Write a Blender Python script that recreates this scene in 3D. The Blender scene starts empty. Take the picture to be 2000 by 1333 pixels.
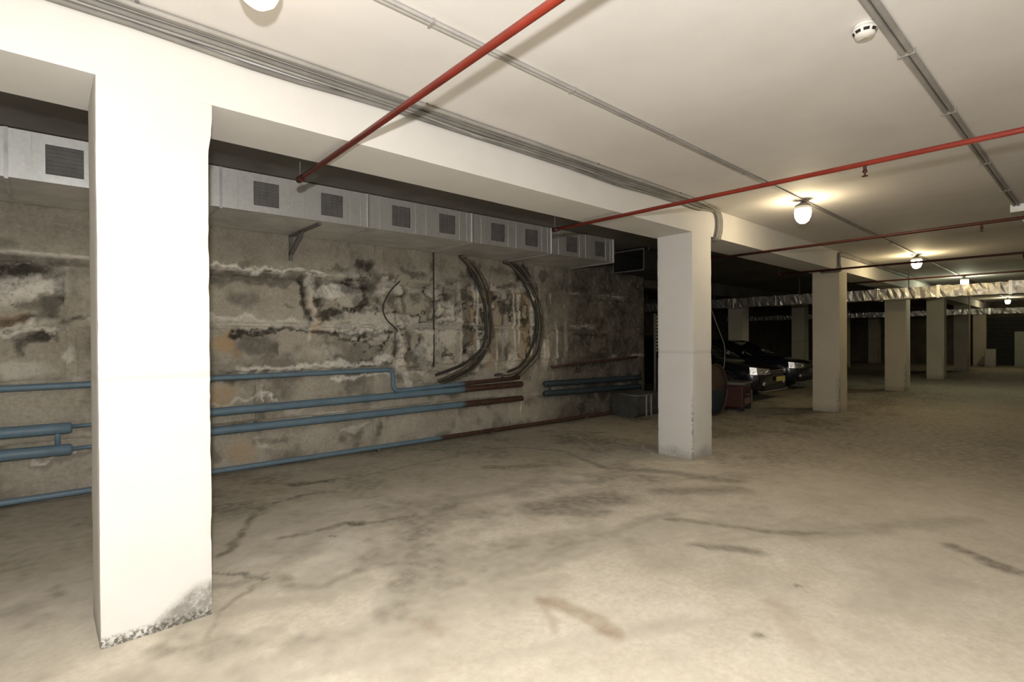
import bpy, bmesh, math, random
import numpy as np
from mathutils import Matrix, Vector

# ------------------------------------------------------------------ camera
scene = bpy.context.scene
FOC, YAW, PITCH, ROLL, CAMZ = 1010.49, 47.8305, -0.2886, -0.3594, 1.5
_y, _p, _r = math.radians(YAW), math.radians(PITCH), math.radians(ROLL)
FW = np.array([math.cos(_y)*math.cos(_p), math.sin(_y)*math.cos(_p), math.sin(_p)])
RT0 = np.array([math.sin(_y), -math.cos(_y), 0.0]); UP0 = np.cross(RT0, FW)
RT = RT0*math.cos(_r) + UP0*math.sin(_r); UP = UP0*math.cos(_r) - RT0*math.sin(_r)
CPOS = np.array([0.0, 0.0, CAMZ])
cam_d = bpy.data.cameras.new('camera'); cam = bpy.data.objects.new('camera', cam_d)
scene.collection.objects.link(cam)
cam_d.sensor_width = 36.0; cam_d.lens = FOC/2000*36.0; cam_d.clip_start = 0.05; cam_d.clip_end = 200
M = Matrix.Identity(4)
for i in range(3):
    M[i][0] = RT[i]; M[i][1] = UP[i]; M[i][2] = -FW[i]; M[i][3] = CPOS[i]
cam.matrix_world = M
scene.camera = cam

# ------------------------------------------------------------------ world, light, exposure
world = bpy.data.worlds.new('world'); scene.world = world
world.use_nodes = True
world.node_tree.nodes['Background'].inputs[0].default_value = (1.0, 0.93, 0.80, 1)
world.node_tree.nodes['Background'].inputs[1].default_value = 0.0
# the photographer's flash, mounted just above the lens
fl = bpy.data.lights.new('camera_flash', 'POINT'); fl.energy = 455; fl.color = (1.0, 0.99, 0.975); fl.shadow_soft_size = 0.03
flo = bpy.data.objects.new('camera_flash', fl); scene.collection.objects.link(flo); flo.location = (-0.03, 0.0, 1.80)
scene.view_settings.view_transform = 'Standard'; scene.view_settings.look = 'None'
scene.view_settings.gamma = 1.0; scene.view_settings.use_curve_mapping = False
scene.view_settings.exposure = 0.0
LAMP_POWER = 84.0

# ------------------------------------------------------------------ measured layout (metres)
Y0, X1, BAY, CW, CD = 3.198, 0.192, 5.679, 0.485, 0.488
ZS, ZC, BW = 2.787, 3.148, 0.535
YW, AW = 6.507, -0.0362
XW_END = 9.35
def wy(x, off=0.0): return YW - off + AW*x
def ray(u, v): return FW + RT*(u-1000)/FOC - UP*(v-666.5)/FOC
def on_floor(u, v):
    d = ray(u, v); t = -CAMZ/d[2]; return d[0]*t, d[1]*t
def on_wall(u, v, off=0.0):
    d = ray(u, v); t = (YW-off)/(d[1]-AW*d[0]); return d[0]*t, CAMZ+d[2]*t

# ------------------------------------------------------------------ numpy noise
def vnoise(x, y, seed=0):
    xi = np.floor(x).astype(np.int64); yi = np.floor(y).astype(np.int64); fx = x-xi; fy = y-yi
    fx = fx*fx*(3-2*fx); fy = fy*fy*(3-2*fy)
    def h(a, b):
        n = (a*374761393 + b*668265263 + seed*974711) & 0xffffffff
        n = ((n ^ (n >> 13))*1274126177) & 0xffffffff
        return ((n ^ (n >> 16)) & 0xffff)/65535.0
    return (h(xi, yi)*(1-fx)+h(xi+1, yi)*fx)*(1-fy) + (h(xi, yi+1)*(1-fx)+h(xi+1, yi+1)*fx)*fy
def fbm(x, y, seed=0, oct=4):
    s = 0; a = 0.5; t = 0
    for o in range(oct):
        s = s + a*vnoise(x*2**o, y*2**o, seed+o*17); t += a; a *= 0.55
    return s/t
def sstep(a, b, x):
    t = np.clip((x-a)/(b-a), 0, 1); return t*t*(3-2*t)
def polydist(x, y, pts):
    d = np.full_like(x, 1e9)
    for (ax, ay), (bx, by) in zip(pts[:-1], pts[1:]):
        vx, vy = bx-ax, by-ay; L = vx*vx+vy*vy+1e-12
        t = np.clip(((x-ax)*vx+(y-ay)*vy)/L, 0, 1)
        d = np.minimum(d, np.hypot(x-ax-t*vx, y-ay-t*vy))
    return d

# ------------------------------------------------------------------ object helpers
COL = scene.collection
def tag(o, label=None, cat=None, group=None, kind=None):
    if label: o['label'] = label
    if cat: o['category'] = cat
    if group: o['group'] = group
    if kind: o['kind'] = kind
    return o
def thing(name, label, cat, loc=(0, 0, 0), rz=0.0, group=None):
    o = bpy.data.objects.new(name, None); COL.objects.link(o); o.empty_display_size = 0.1
    o.location = loc; o.rotation_euler = (0, 0, rz)
    return tag(o, label, cat, group)
def copy_tree(o, parent=None):
    c = o.copy(); COL.objects.link(c); c.parent = parent
    for ch in list(o.children): copy_tree(ch, c)
    return c
class MB:
    """collects shapes, builds ONE mesh object"""
    def __init__(s): s.v = []; s.f = []
    def add(s, v, f):
        n = len(s.v); s.v += [tuple(q) for q in v]; s.f += [tuple(i+n for i in q) for q in f]; return s
    def box(s, x0, x1, y0, y1, z0, z1):
        return s.add([(x0,y0,z0),(x1,y0,z0),(x1,y1,z0),(x0,y1,z0),(x0,y0,z1),(x1,y0,z1),(x1,y1,z1),(x0,y1,z1)],
                     [(0,3,2,1),(4,5,6,7),(0,1,5,4),(1,2,6,5),(2,3,7,6),(3,0,4,7)])
    def hexa(s, p): # 8 corners, ordered as in box
        return s.add(p, [(0,3,2,1),(4,5,6,7),(0,1,5,4),(1,2,6,5),(2,3,7,6),(3,0,4,7)])
    def tube(s, path, r, n=10, cap=True):
        P = [Vector(q) for q in path]; rings = []
        rr = r if isinstance(r, (list, tuple)) else [r]*len(P)
        t0 = (P[1]-P[0]).normalized()
        ref = Vector((0, 0, 1)) if abs(t0.z) < 0.9 else Vector((1, 0, 0))
        nrm = t0.cross(ref).normalized(); base = len(s.v)
        for i, q in enumerate(P):
            if i == 0: t = t0
            elif i == len(P)-1: t = (P[i]-P[i-1]).normalized()
            else:
                t = (P[i+1]-P[i]).normalized() + (P[i]-P[i-1]).normalized()
                t = t.normalized() if t.length > 1e-6 else (P[i+1]-P[i]).normalized()
            nrm = (nrm - t*nrm.dot(t)); nrm.normalize(); b = t.cross(nrm)
            for k in range(n):
                a = 2*math.pi*k/n; s.v.append(tuple(q + (nrm*math.cos(a)+b*math.sin(a))*rr[i]))
        for i in range(len(P)-1):
            for k in range(n):
                a = base+i*n+k; c = base+i*n+(k+1) % n; s.f.append((a, c, c+n, a+n))
        if cap:
            s.f.append(tuple(base+k for k in range(n-1, -1, -1)))
            e = base+(len(P)-1)*n; s.f.append(tuple(e+k for k in range(n)))
        return s
    def lathe(s, prof, c=(0, 0, 0), n=20):
        base = len(s.v)
        for r, z in prof:
            for k in range(n):
                a = 2*math.pi*k/n; s.v.append((c[0]+r*math.cos(a), c[1]+r*math.sin(a), c[2]+z))
        for i in range(len(prof)-1):
            for k in range(n):
                a = base+i*n+k; b = base+i*n+(k+1) % n; s.f.append((a, b, b+n, a+n))
        return s
    def build(s, name, mat, parent=None, smooth=False, bevel=0.0, sub=0):
        me = bpy.data.meshes.new(name); me.from_pydata(s.v, [], s.f); me.update()
        bm = bmesh.new(); bm.from_mesh(me); bmesh.ops.recalc_face_normals(bm, faces=bm.faces); bm.to_mesh(me); bm.free()
        me.materials.append(mat)
        if smooth:
            for p in me.polygons: p.use_smooth = True
        o = bpy.data.objects.new(name, me); COL.objects.link(o); o.parent = parent
        if bevel:
            m = o.modifiers.new('bevel', 'BEVEL'); m.width = bevel; m.segments = 2; m.limit_method = 'ANGLE'
        if sub:
            m = o.modifiers.new('sub', 'SUBSURF'); m.levels = sub; m.render_levels = sub
        return o
def auto_smooth(o, ang=40):
    try:
        me = o.data; bm = bmesh.new(); bm.from_mesh(me)
        for e in bm.edges:
            if len(e.link_faces) == 2 and e.calc_face_angle(0) > math.radians(ang): e.smooth = False
        for f in bm.faces: f.smooth = True
        bm.to_mesh(me); bm.free()
    except Exception: pass
    return o
def set_color_attr(me, name, rgb):
    a = me.attributes.new(name, 'FLOAT_COLOR', 'POINT')
    col = np.ones((len(me.vertices), 4), dtype=np.float32); col[:, :rgb.shape[1]] = rgb
    a.data.foreach_set('color', col.ravel())

# ------------------------------------------------------------------ materials
def nodes_of(name):
    m = bpy.data.materials.new(name); m.use_nodes = True
    return m, m.node_tree.nodes, m.node_tree.links, m.node_tree.nodes['Principled BSDF']
def noise_node(N, L, vec, scale, detail=5, rough=0.6, stretch=None):
    if stretch:
        mp = N.new('ShaderNodeMapping'); mp.inputs['Scale'].default_value = stretch; L.new(vec, mp.inputs[0]); vec = mp.outputs[0]
    n = N.new('ShaderNodeTexNoise'); n.inputs['Scale'].default_value = scale; n.inputs['Detail'].default_value = detail
    n.inputs['Roughness'].default_value = rough; L.new(vec, n.inputs['Vector']); return n.outputs['Fac']
def ramp(N, L, src, stops):
    r = N.new('ShaderNodeValToRGB'); e = r.color_ramp.elements
    while len(e) < len(stops): e.new(0.5)
    for q, (p, c) in zip(e, stops): q.position = p; q.color = (c if len(c) == 4 else (*c, 1))
    L.new(src, r.inputs[0]); return r.outputs[0]
def mix(N, L, fac, a, b, mode='MIX'):
    m = N.new('ShaderNodeMix'); m.data_type = 'RGBA'; m.blend_type = mode
    for s, v in ((m.inputs[0], fac), (m.inputs[6], a), (m.inputs[7], b)):
        if hasattr(v, 'is_linked') or hasattr(v, 'links'): L.new(v, s)
        elif isinstance(v, (int, float)): s.default_value = v
        else: s.default_value = (*v, 1)
    return m.outputs[2]
def mathn(N, L, op, a, b=None):
    m = N.new('ShaderNodeMath'); m.operation = op
    for s, v in zip(m.inputs, (a, b)):
        if v is None: continue
        if isinstance(v, (int, float)): s.default_value = v
        else: L.new(v, s)
    return m.outputs[0]
def bump(N, L, b, h, strength=0.3, dist=0.01):
    n = N.new('ShaderNodeBump'); n.inputs['Strength'].default_value = strength; n.inputs['Distance'].default_value = dist
    L.new(h, n.inputs['Height']); L.new(n.outputs[0], b.inputs['Normal'])
def plain(name, c1, c2=None, rough=0.6, metal=0.0, scale=8.0, bmp=0.0, stretch=None, spec=0.5):
    m, N, L, b = nodes_of(name)
    g = N.new('ShaderNodeTexCoord').outputs['Object']
    f = noise_node(N, L, g, scale, 5, 0.6, stretch)
    c2 = c2 or tuple(x*0.8 for x in c1)
    L.new(ramp(N, L, f, [(0.32, c1), (0.7, c2)]), b.inputs['Base Color'])
    b.inputs['Roughness'].default_value = rough; b.inputs['Metallic'].default_value = metal
    b.inputs['Specular IOR Level'].default_value = spec
    if bmp: bump(N, L, b, f, bmp, 0.005)
    return m

def mat_floor():
    m, N, L, b = nodes_of('dusty_concrete_floor')
    P = N.new('ShaderNodeNewGeometry').outputs['Position']
    big = noise_node(N, L, P, 0.9, 6, 0.62); fine = noise_node(N, L, P, 26, 6, 0.7); mid = noise_node(N, L, P, 4.5, 5, 0.65)
    base = ramp(N, L, big, [(0.3, (0.54, 0.475, 0.365)), (0.5, (0.66, 0.59, 0.47)), (0.72, (0.74, 0.68, 0.56))])
    base = mix(N, L, 0.35, base, ramp(N, L, mid, [(0.3, (0.42, 0.36, 0.27)), (0.7, (0.78, 0.73, 0.61))]))
    base = mix(N, L, 0.22, base, ramp(N, L, fine, [(0.35, (0.34, 0.29, 0.215)), (0.65, (0.82, 0.78, 0.68))]))
    a = N.new('ShaderNodeAttribute'); a.attribute_name = 'stain_tone'
    sp = N.new('ShaderNodeSeparateColor'); L.new(a.outputs['Color'], sp.inputs[0])
    brk = ramp(N, L, noise_node(N, L, P, 13, 6, 0.75), [(0.28, (0.25,)*3), (0.6, (1.0,)*3)])
    dk = mathn(N, L, 'MULTIPLY', sp.outputs[0], brk)
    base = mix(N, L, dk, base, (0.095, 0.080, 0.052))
    base = mix(N, L, mathn(N, L, 'MULTIPLY', sp.outputs[1], 0.7), base, (0.78, 0.74, 0.64))
    base = mix(N, L, mathn(N, L, 'MULTIPLY', sp.outputs[2], brk), base, (0.27, 0.17, 0.09))
    L.new(base, b.inputs['Base Color'])
    b.inputs['Roughness'].default_value = 0.72; b.inputs['Specular IOR Level'].default_value = 0.3
    bump(N, L, b, fine, 0.25, 0.004)
    return m
def mat_wall():
    m, N, L, b = nodes_of('damp_concrete_block')
    P = N.new('ShaderNodeNewGeometry').outputs['Position']
    big = noise_node(N, L, P, 1.3, 5, 0.6); fine = noise_node(N, L, P, 34, 6, 0.72); mid = noise_node(N, L, P, 6, 6, 0.7)
    base = ramp(N, L, big, [(0.3, (0.30, 0.265, 0.20)), (0.50, (0.44, 0.40, 0.32)), (0.70, (0.58, 0.53, 0.44))])
    base = mix(N, L, 0.4, base, ramp(N, L, mid, [(0.3, (0.20, 0.175, 0.13)), (0.72, (0.56, 0.515, 0.43))]))
    base = mix(N, L, 0.3, base, ramp(N, L, fine, [(0.32, (0.10, 0.085, 0.06)), (0.68, (0.5, 0.46, 0.38))]))
    a = N.new('ShaderNodeAttribute'); a.attribute_name = 'stain_tone'
    sp = N.new('ShaderNodeSeparateColor'); L.new(a.outputs['Color'], sp.inputs[0])
    brk = ramp(N, L, noise_node(N, L, P, 15, 7, 0.78), [(0.28, (0.5,)*3), (0.50, (1.0,)*3)])
    brk2 = ramp(N, L, noise_node(N, L, P, 24, 7, 0.8), [(0.32, (0.2,)*3), (0.52, (1.0,)*3)])
    base = mix(N, L, mathn(N, L, 'MULTIPLY', sp.outputs[2], brk), base, (0.44, 0.29, 0.14))
    base = mix(N, L, mathn(N, L, 'MULTIPLY', sp.outputs[0], brk), base, (0.026, 0.022, 0.017))
    base = mix(N, L, mathn(N, L, 'MULTIPLY', sp.outputs[1], brk2), base, (0.78, 0.74, 0.655))
    L.new(base, b.inputs['Base Color'])
    b.inputs['Roughness'].default_value = 0.85; b.inputs['Specular IOR Level'].default_value = 0.25
    h = mathn(N, L, 'ADD', mathn(N, L, 'MULTIPLY', fine, 0.5), mid)
    bump(N, L, b, h, 0.55, 0.012)
    return m
def mat_paint(name, c1, c2, dirt=True):
    m, N, L, b = nodes_of(name)
    P = N.new('ShaderNodeNewGeometry').outputs['Position']
    big = noise_node(N, L, P, 1.1, 5, 0.6); fine = noise_node(N, L, P, 40, 5, 0.6)
    base = ramp(N, L, big, [(0.3, c2), (0.65, c1)])
    if dirt:
        a = N.new('ShaderNodeAttribute'); a.attribute_name = 'stain_tone'
        sp = N.new('ShaderNodeSeparateColor'); L.new(a.outputs['Color'], sp.inputs[0])
        brk = ramp(N, L, noise_node(N, L, P, 22, 6, 0.75), [(0.3, (0.3,)*3), (0.55, (1.0,)*3)])
        base = mix(N, L, mathn(N, L, 'MULTIPLY', sp.outputs[0], brk), base, (0.20, 0.185, 0.155))
        brk3 = ramp(N, L, noise_node(N, L, P, 45, 4, 0.7), [(0.47, (0.0,)*3), (0.53, (1.0,)*3)])
        base = mix(N, L, mathn(N, L, 'MULTIPLY', sp.outputs[1], brk3), base, (0.10, 0.09, 0.07))
        base = mix(N, L, sp.outputs[2], base, tuple(x*0.62 for x in c2))
    L.new(base, b.inputs['Base Color'])
    b.inputs['Roughness'].default_value = 0.75; b.inputs['Specular IOR Level'].default_value = 0.25
    bump(N, L, b, fine, 0.12, 0.003)
    return m
def mat_metal(name, c1, c2, rough=0.42, metal=0.85, scale=3.0, stretch=(1, 1, 1), bmp=0.05):
    m, N, L, b = nodes_of(name)
    g = N.new('ShaderNodeTexCoord').outputs['Object']
    f = noise_node(N, L, g, scale, 6, 0.65, stretch); s = noise_node(N, L, g, 30, 3, 0.6)
    c = ramp(N, L, f, [(0.3, c2), (0.66, c1)]); c = mix(N, L, 0.2, c, ramp(N, L, s, [(0.3, c2), (0.6, c1)]))
    L.new(c, b.inputs['Base Color']); b.inputs['Metallic'].default_value = metal
    L.new(ramp(N, L, f, [(0.3, (rough+0.15,)*3), (0.7, (rough-0.05,)*3)]), b.inputs['Roughness'])
    bump(N, L, b, f, bmp, 0.01)
    return m
def mat_pipe(name, paint, rust_from=None):
    """blue paint that gives way to rust along the world X axis"""
    m, N, L, b = nodes_of(name)
    P = N.new('ShaderNodeNewGeometry').outputs['Position']
    f = noise_node(N, L, P, 7, 5, 0.6)
    base = ramp(N, L, f, [(0.3, tuple(x*0.8 for x in paint)), (0.7, paint)])
    rust = ramp(N, L, noise_node(N, L, P, 14, 6, 0.7), [(0.3, (0.035, 0.020, 0.014)), (0.55, (0.08, 0.040, 0.026)), (0.75, (0.14, 0.085, 0.062))])
    if rust_from is not None:
        sx = N.new('ShaderNodeSeparateXYZ'); L.new(P, sx.inputs[0])
        x = mathn(N, L, 'ADD', sx.outputs[0], mathn(N, L, 'MULTIPLY', f, 0.35))
        k = ramp(N, L, mathn(N, L, 'MULTIPLY', mathn(N, L, 'SUBTRACT', x, rust_from), 1.0), [(0.12, (0, 0, 0)), (0.22, (1, 1, 1))])
        base = mix(N, L, k, base, rust)
    L.new(base, b.inputs['Base Color']); b.inputs['Roughness'].default_value = 0.5
    bump(N, L, b, f, 0.1, 0.004)
    return m
def mat_emit(name, col, strength):
    m, N, L, b = nodes_of(name)
    b.inputs['Base Color'].default_value = (0.9, 0.9, 0.86, 1); b.inputs['Roughness'].default_value = 0.25
    b.inputs['Emission Color'].default_value = (*col, 1); b.inputs['Emission Strength'].default_value = strength
    return m

FLOOR = mat_floor(); WALL = mat_wall()
PAINT = mat_paint('white_painted_concrete', (0.70, 0.68, 0.65), (0.635, 0.615, 0.58))
PAINT2 = mat_paint('far_column_paint', (0.62, 0.57, 0.455), (0.53, 0.48, 0.37))  # column paint made darker and yellower for the far columns
CEIL = mat_paint('ceiling_paint', (0.735, 0.705, 0.675), (0.66, 0.63, 0.595), dirt=False)
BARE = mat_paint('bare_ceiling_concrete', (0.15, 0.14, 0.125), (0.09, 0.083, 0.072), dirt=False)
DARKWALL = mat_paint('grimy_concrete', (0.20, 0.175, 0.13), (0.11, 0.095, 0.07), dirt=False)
GALV = mat_metal('galvanised_steel', (0.88, 0.88, 0.85), (0.52, 0.52, 0.50), 0.40, 0.75, 2.2, (1, 1, 0.35))
GALV_EDGE = mat_metal('bright_steel_edge', (0.80, 0.80, 0.78), (0.55, 0.55, 0.54), 0.35, 0.85, 4)
GRILLE = plain('grey_grille', (0.15, 0.14, 0.13), (0.10, 0.095, 0.09), 0.6)
BLACK = plain('black_void', (0.012, 0.011, 0.010), (0.02, 0.018, 0.016), 0.9)
RED = plain('red_pipe_paint', (0.30, 0.036, 0.018), (0.21, 0.024, 0.013), 0.4, scale=5)
DIMMED_RED = plain('dimmed_red_pipe_paint', (0.065, 0.014, 0.010), (0.045, 0.010, 0.007), 0.5, scale=5)  # pipe red with the far pipes' dimness put into the colour
CONDUIT = plain('grey_conduit', (0.36, 0.34, 0.315), (0.26, 0.245, 0.225), 0.55, scale=4)
CABLE = plain('grey_cable', (0.24, 0.225, 0.205), (0.13, 0.122, 0.11), 0.6, scale=3)
DCABLE = plain('black_cable', (0.03, 0.027, 0.023), (0.055, 0.05, 0.04), 0.6, scale=6)
TAN = plain('weathered_cable', (0.17, 0.14, 0.095), (0.07, 0.055, 0.04), 0.65, scale=6)
WPLASTIC = plain('white_plastic', (0.80, 0.78, 0.73), (0.72, 0.70, 0.65), 0.4)
BLUE = mat_pipe('blue_pipe_paint', (0.145, 0.225, 0.285))
BLUE_R = mat_pipe('blue_paint_to_rust', (0.145, 0.225, 0.285), 4.62)
BLUE_F = mat_pipe('blue_floor_pipe_paint', (0.15, 0.225, 0.28), 4.25)
BLUE_D = mat_pipe('dark_blue_pipe_paint', (0.035, 0.055, 0.068))  # darker copy of the blue pipe paint
RUSTP = mat_pipe('rusty_pipe', (0.12, 0.06, 0.035), -50)
FOIL = mat_metal('crinkled_foil', (0.88, 0.84, 0.74), (0.55, 0.51, 0.43), 0.36, 0.85, 9, (1, 1, 1), 0.5)
FOIL_TAPE = mat_metal('foil_tape', (0.92, 0.89, 0.80), (0.75, 0.72, 0.63), 0.28, 0.85, 6)

# ------------------------------------------------------------------ the setting
XMIN, XEND, YMIN, YFAR = -3.2, 36.0, -6.5, 12.5

def field_floor(x, y):
    wx = x + 0.10*(fbm(x*2.2, y*2.2, 5)-0.5)*2; wyy = y + 0.10*(fbm(x*2.2+40, y*2.2, 9)-0.5)*2
    wx = wx + 0.05*(fbm(x*9, y*9, 15)-0.5)*2; wyy = wyy + 0.05*(fbm(x*9+11, y*9, 19)-0.5)*2
    dark = np.zeros_like(x); lite = np.zeros_like(x); brown = np.zeros_like(x)
    S = [  # pixel polyline, half width (m), strength
     ([(412,1088),(444,1072),(468,1048),(504,1008),(536,984),(576,972),(656,960)], .05, .65),
     ([(492,944),(592,944),(680,934),(800,910),(880,892),(1000,874),(1080,880),(1132,896),(1192,916)], .07, .55),
     ([(580,945),(640,940)], .09, .75),
     ([(540,1052),(624,1036),(680,1026),(744,1022),(784,1012)], .045, .55),
     ([(675,1028),(705,1025)], .05, .8), ([(735,1022),(790,1010)], .05, .6),
     ([(412,1118),(484,1122),(516,1126)], .022, .65), ([(412,1145),(470,1140),(520,1122)], .05, .4),
     ([(556,1128),(584,1146),(640,1138),(680,1118),(716,1100),(732,1076)], .05, .40),
     ([(1050,992),(1120,985),(1200,975)], .20, .55), ([(1060,1000),(1180,1000)], .10, .5),
     ([(960,912),(1060,908)], .13, .6), ([(1000,890),(1120,890)], .16, .35),
     ([(880,975),(1010,955)], .10, .35),
     ([(960,1136),(1060,1090),(1152,1056),(1300,1005)], .07, .33), ([(890,1165),(1000,1130),(1200,1060)], .05, .25),
     ([(640,1250),(760,1210),(960,1140)], .05, .15),
     ([(1200,916),(1320,924),(1440,940)], .12, .5), ([(1290,958),(1440,958)], .16, .45),
     ([(1300,1016),(1400,1024),(1480,1036),(1580,1038)], .06, .5), ([(1372,1070),(1430,1074),(1480,1082)], .07, .55),
     ([(1860,1070),(1930,1100),(2000,1128)], .07, .6), ([(1550,1040),(1760,1030),(1900,1015)], .12, .3),
     ([(1700,1180),(1830,1130)], .16, .2), ([(408,1246),(448,1198),(476,1172),(516,1136)], .03, .45),
     ([(1560,1150),(1580,1152)], .02, .8), ([(1475,1232),(1490,1235)], .03, .6), ([(1150,845),(1175,846)], .06, .8),
     ([(520,1128),(530,1129)], .02, .8), ([(660,1047),(664,1048)], .02, .8),
     ([(20,1075),(120,1050),(175,1080)], .12, .25), ([(90,1150),(110,1160)], .04, .5)]
    for px, w, st in S:
        d = polydist(wx, wyy, [on_floor(*q) for q in px])
        dark = np.maximum(dark, min(1, st*1.25)*(1-sstep(w*0.2, w*1.6, d)))
    B = [([(1072,1178),(1104,1182),(1160,1212),(1200,1236)], .07, .6), ([(1075,1180),(1080,1230)], .03, .4),
         ([(815,1232),(850,1250)], .05, .35), ([(1520,1180),(1600,1260)], .07, .22), ([(460,930),(520,960)], .3, .25)]
    for px, w, st in B:
        d = polydist(wx, wyy, [on_floor(*q) for q in px]); brown = np.maximum(brown, st*(1-sstep(w*0.3, w*1.4, d)))
    W = [([(1208,864),(1252,872),(1268,886)], .022, .8), ([(1286,902),(1364,903)], .025, .7), ([(1200,956),(1250,942)], .02, .5),
         ([(1120,850),(1180,880)], .02, .3), ([(600,1110),(680,1075)], .12, .35), ([(470,1100),(540,1092)], .05, .4),
         ([(1640,1110),(1690,1118)], .06, .4), ([(640,1070),(700,1050)], .1, .25)]
    for px, w, st in W:
        d = polydist(wx, wyy, [on_floor(*q) for q in px]); lite = np.maximum(lite, st*(1-sstep(w*0.4, w*1.4, d)))
    # moist, unswept concrete towards the block wall
    damp_and_dim = sstep(3.4, 5.0, y + 0.9*(fbm(x*0.9, y*0.9, 3)-0.5)*2)*0.38
    damp_and_dim = np.maximum(damp_and_dim, 1.15*sstep(4.2, 8.5, x + 2.0*(fbm(x*0.7, y*0.7, 31)-0.5))*0.52)  # painted-in dimming down the aisle, offsetting lamp light
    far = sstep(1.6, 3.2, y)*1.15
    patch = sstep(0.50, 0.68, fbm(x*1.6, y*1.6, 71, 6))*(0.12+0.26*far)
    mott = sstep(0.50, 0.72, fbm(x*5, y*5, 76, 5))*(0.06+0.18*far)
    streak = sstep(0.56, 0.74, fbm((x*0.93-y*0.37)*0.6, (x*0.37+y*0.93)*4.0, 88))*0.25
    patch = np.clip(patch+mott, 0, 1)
    dark = np.clip(np.maximum.reduce([dark, damp_and_dim+patch*0.6, streak, patch]), 0, 0.95)
    return dark, lite, brown

def make_floor():
    xs = np.concatenate([np.arange(XMIN, -0.6, .2), np.arange(-0.6, 8.5, .024), np.arange(8.5, 12, .08), np.arange(12, XEND+.01, .4)])
    ys = np.concatenate([np.arange(YMIN, -2.0, .25), np.arange(-2.0, 0.2, .05), np.arange(0.2, 6.6, .024), np.arange(6.6, YFAR+.2, .3)])
    X, Y = np.meshgrid(xs, ys); n, m_ = len(ys), len(xs)
    Z = (fbm(X*1.7, Y*1.7, 12)-0.5)*0.006
    v = np.stack([X.ravel(), Y.ravel(), Z.ravel()], 1)
    i = np.arange(n*m_).reshape(n, m_)
    f = np.stack([i[:-1, :-1].ravel(), i[:-1, 1:].ravel(), i[1:, 1:].ravel(), i[1:, :-1].ravel()], 1)
    me = bpy.data.meshes.new('floor'); me.from_pydata(v.tolist(), [], f.tolist()); me.update()
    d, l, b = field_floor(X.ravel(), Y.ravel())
    set_color_attr(me, 'stain_tone', np.stack([d, l, b], 1)); me.materials.append(FLOOR)
    for p in me.polygons: p.use_smooth = True
    o = bpy.data.objects.new('floor', me); COL.objects.link(o); tag(o, 'dusty beige concrete garage floor with wet stains, tyre marks and dimming painted down the aisle', kind='structure')
make_floor()
def struct(name, mb, mat, label=None, parent=None):
    o = mb.build(name, mat, parent); o['kind'] = 'structure'
    if label: o['label'] = label
    return o
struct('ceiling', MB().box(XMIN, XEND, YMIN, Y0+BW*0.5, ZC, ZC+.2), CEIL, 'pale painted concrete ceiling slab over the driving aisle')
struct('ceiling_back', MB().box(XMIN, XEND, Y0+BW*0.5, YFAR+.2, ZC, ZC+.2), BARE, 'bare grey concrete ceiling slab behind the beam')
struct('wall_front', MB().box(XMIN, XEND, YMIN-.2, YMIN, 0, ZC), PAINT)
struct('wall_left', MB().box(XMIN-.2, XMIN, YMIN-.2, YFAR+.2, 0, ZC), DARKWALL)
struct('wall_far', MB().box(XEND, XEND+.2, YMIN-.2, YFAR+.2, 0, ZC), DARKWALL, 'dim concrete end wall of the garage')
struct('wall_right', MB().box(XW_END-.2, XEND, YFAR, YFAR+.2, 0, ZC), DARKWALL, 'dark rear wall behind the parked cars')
struct('wall_return', MB().box(XW_END-.25, XW_END, wy(XW_END)+.02, YFAR, 0, ZC), DARKWALL, 'return wall at the end of the block wall')

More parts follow.
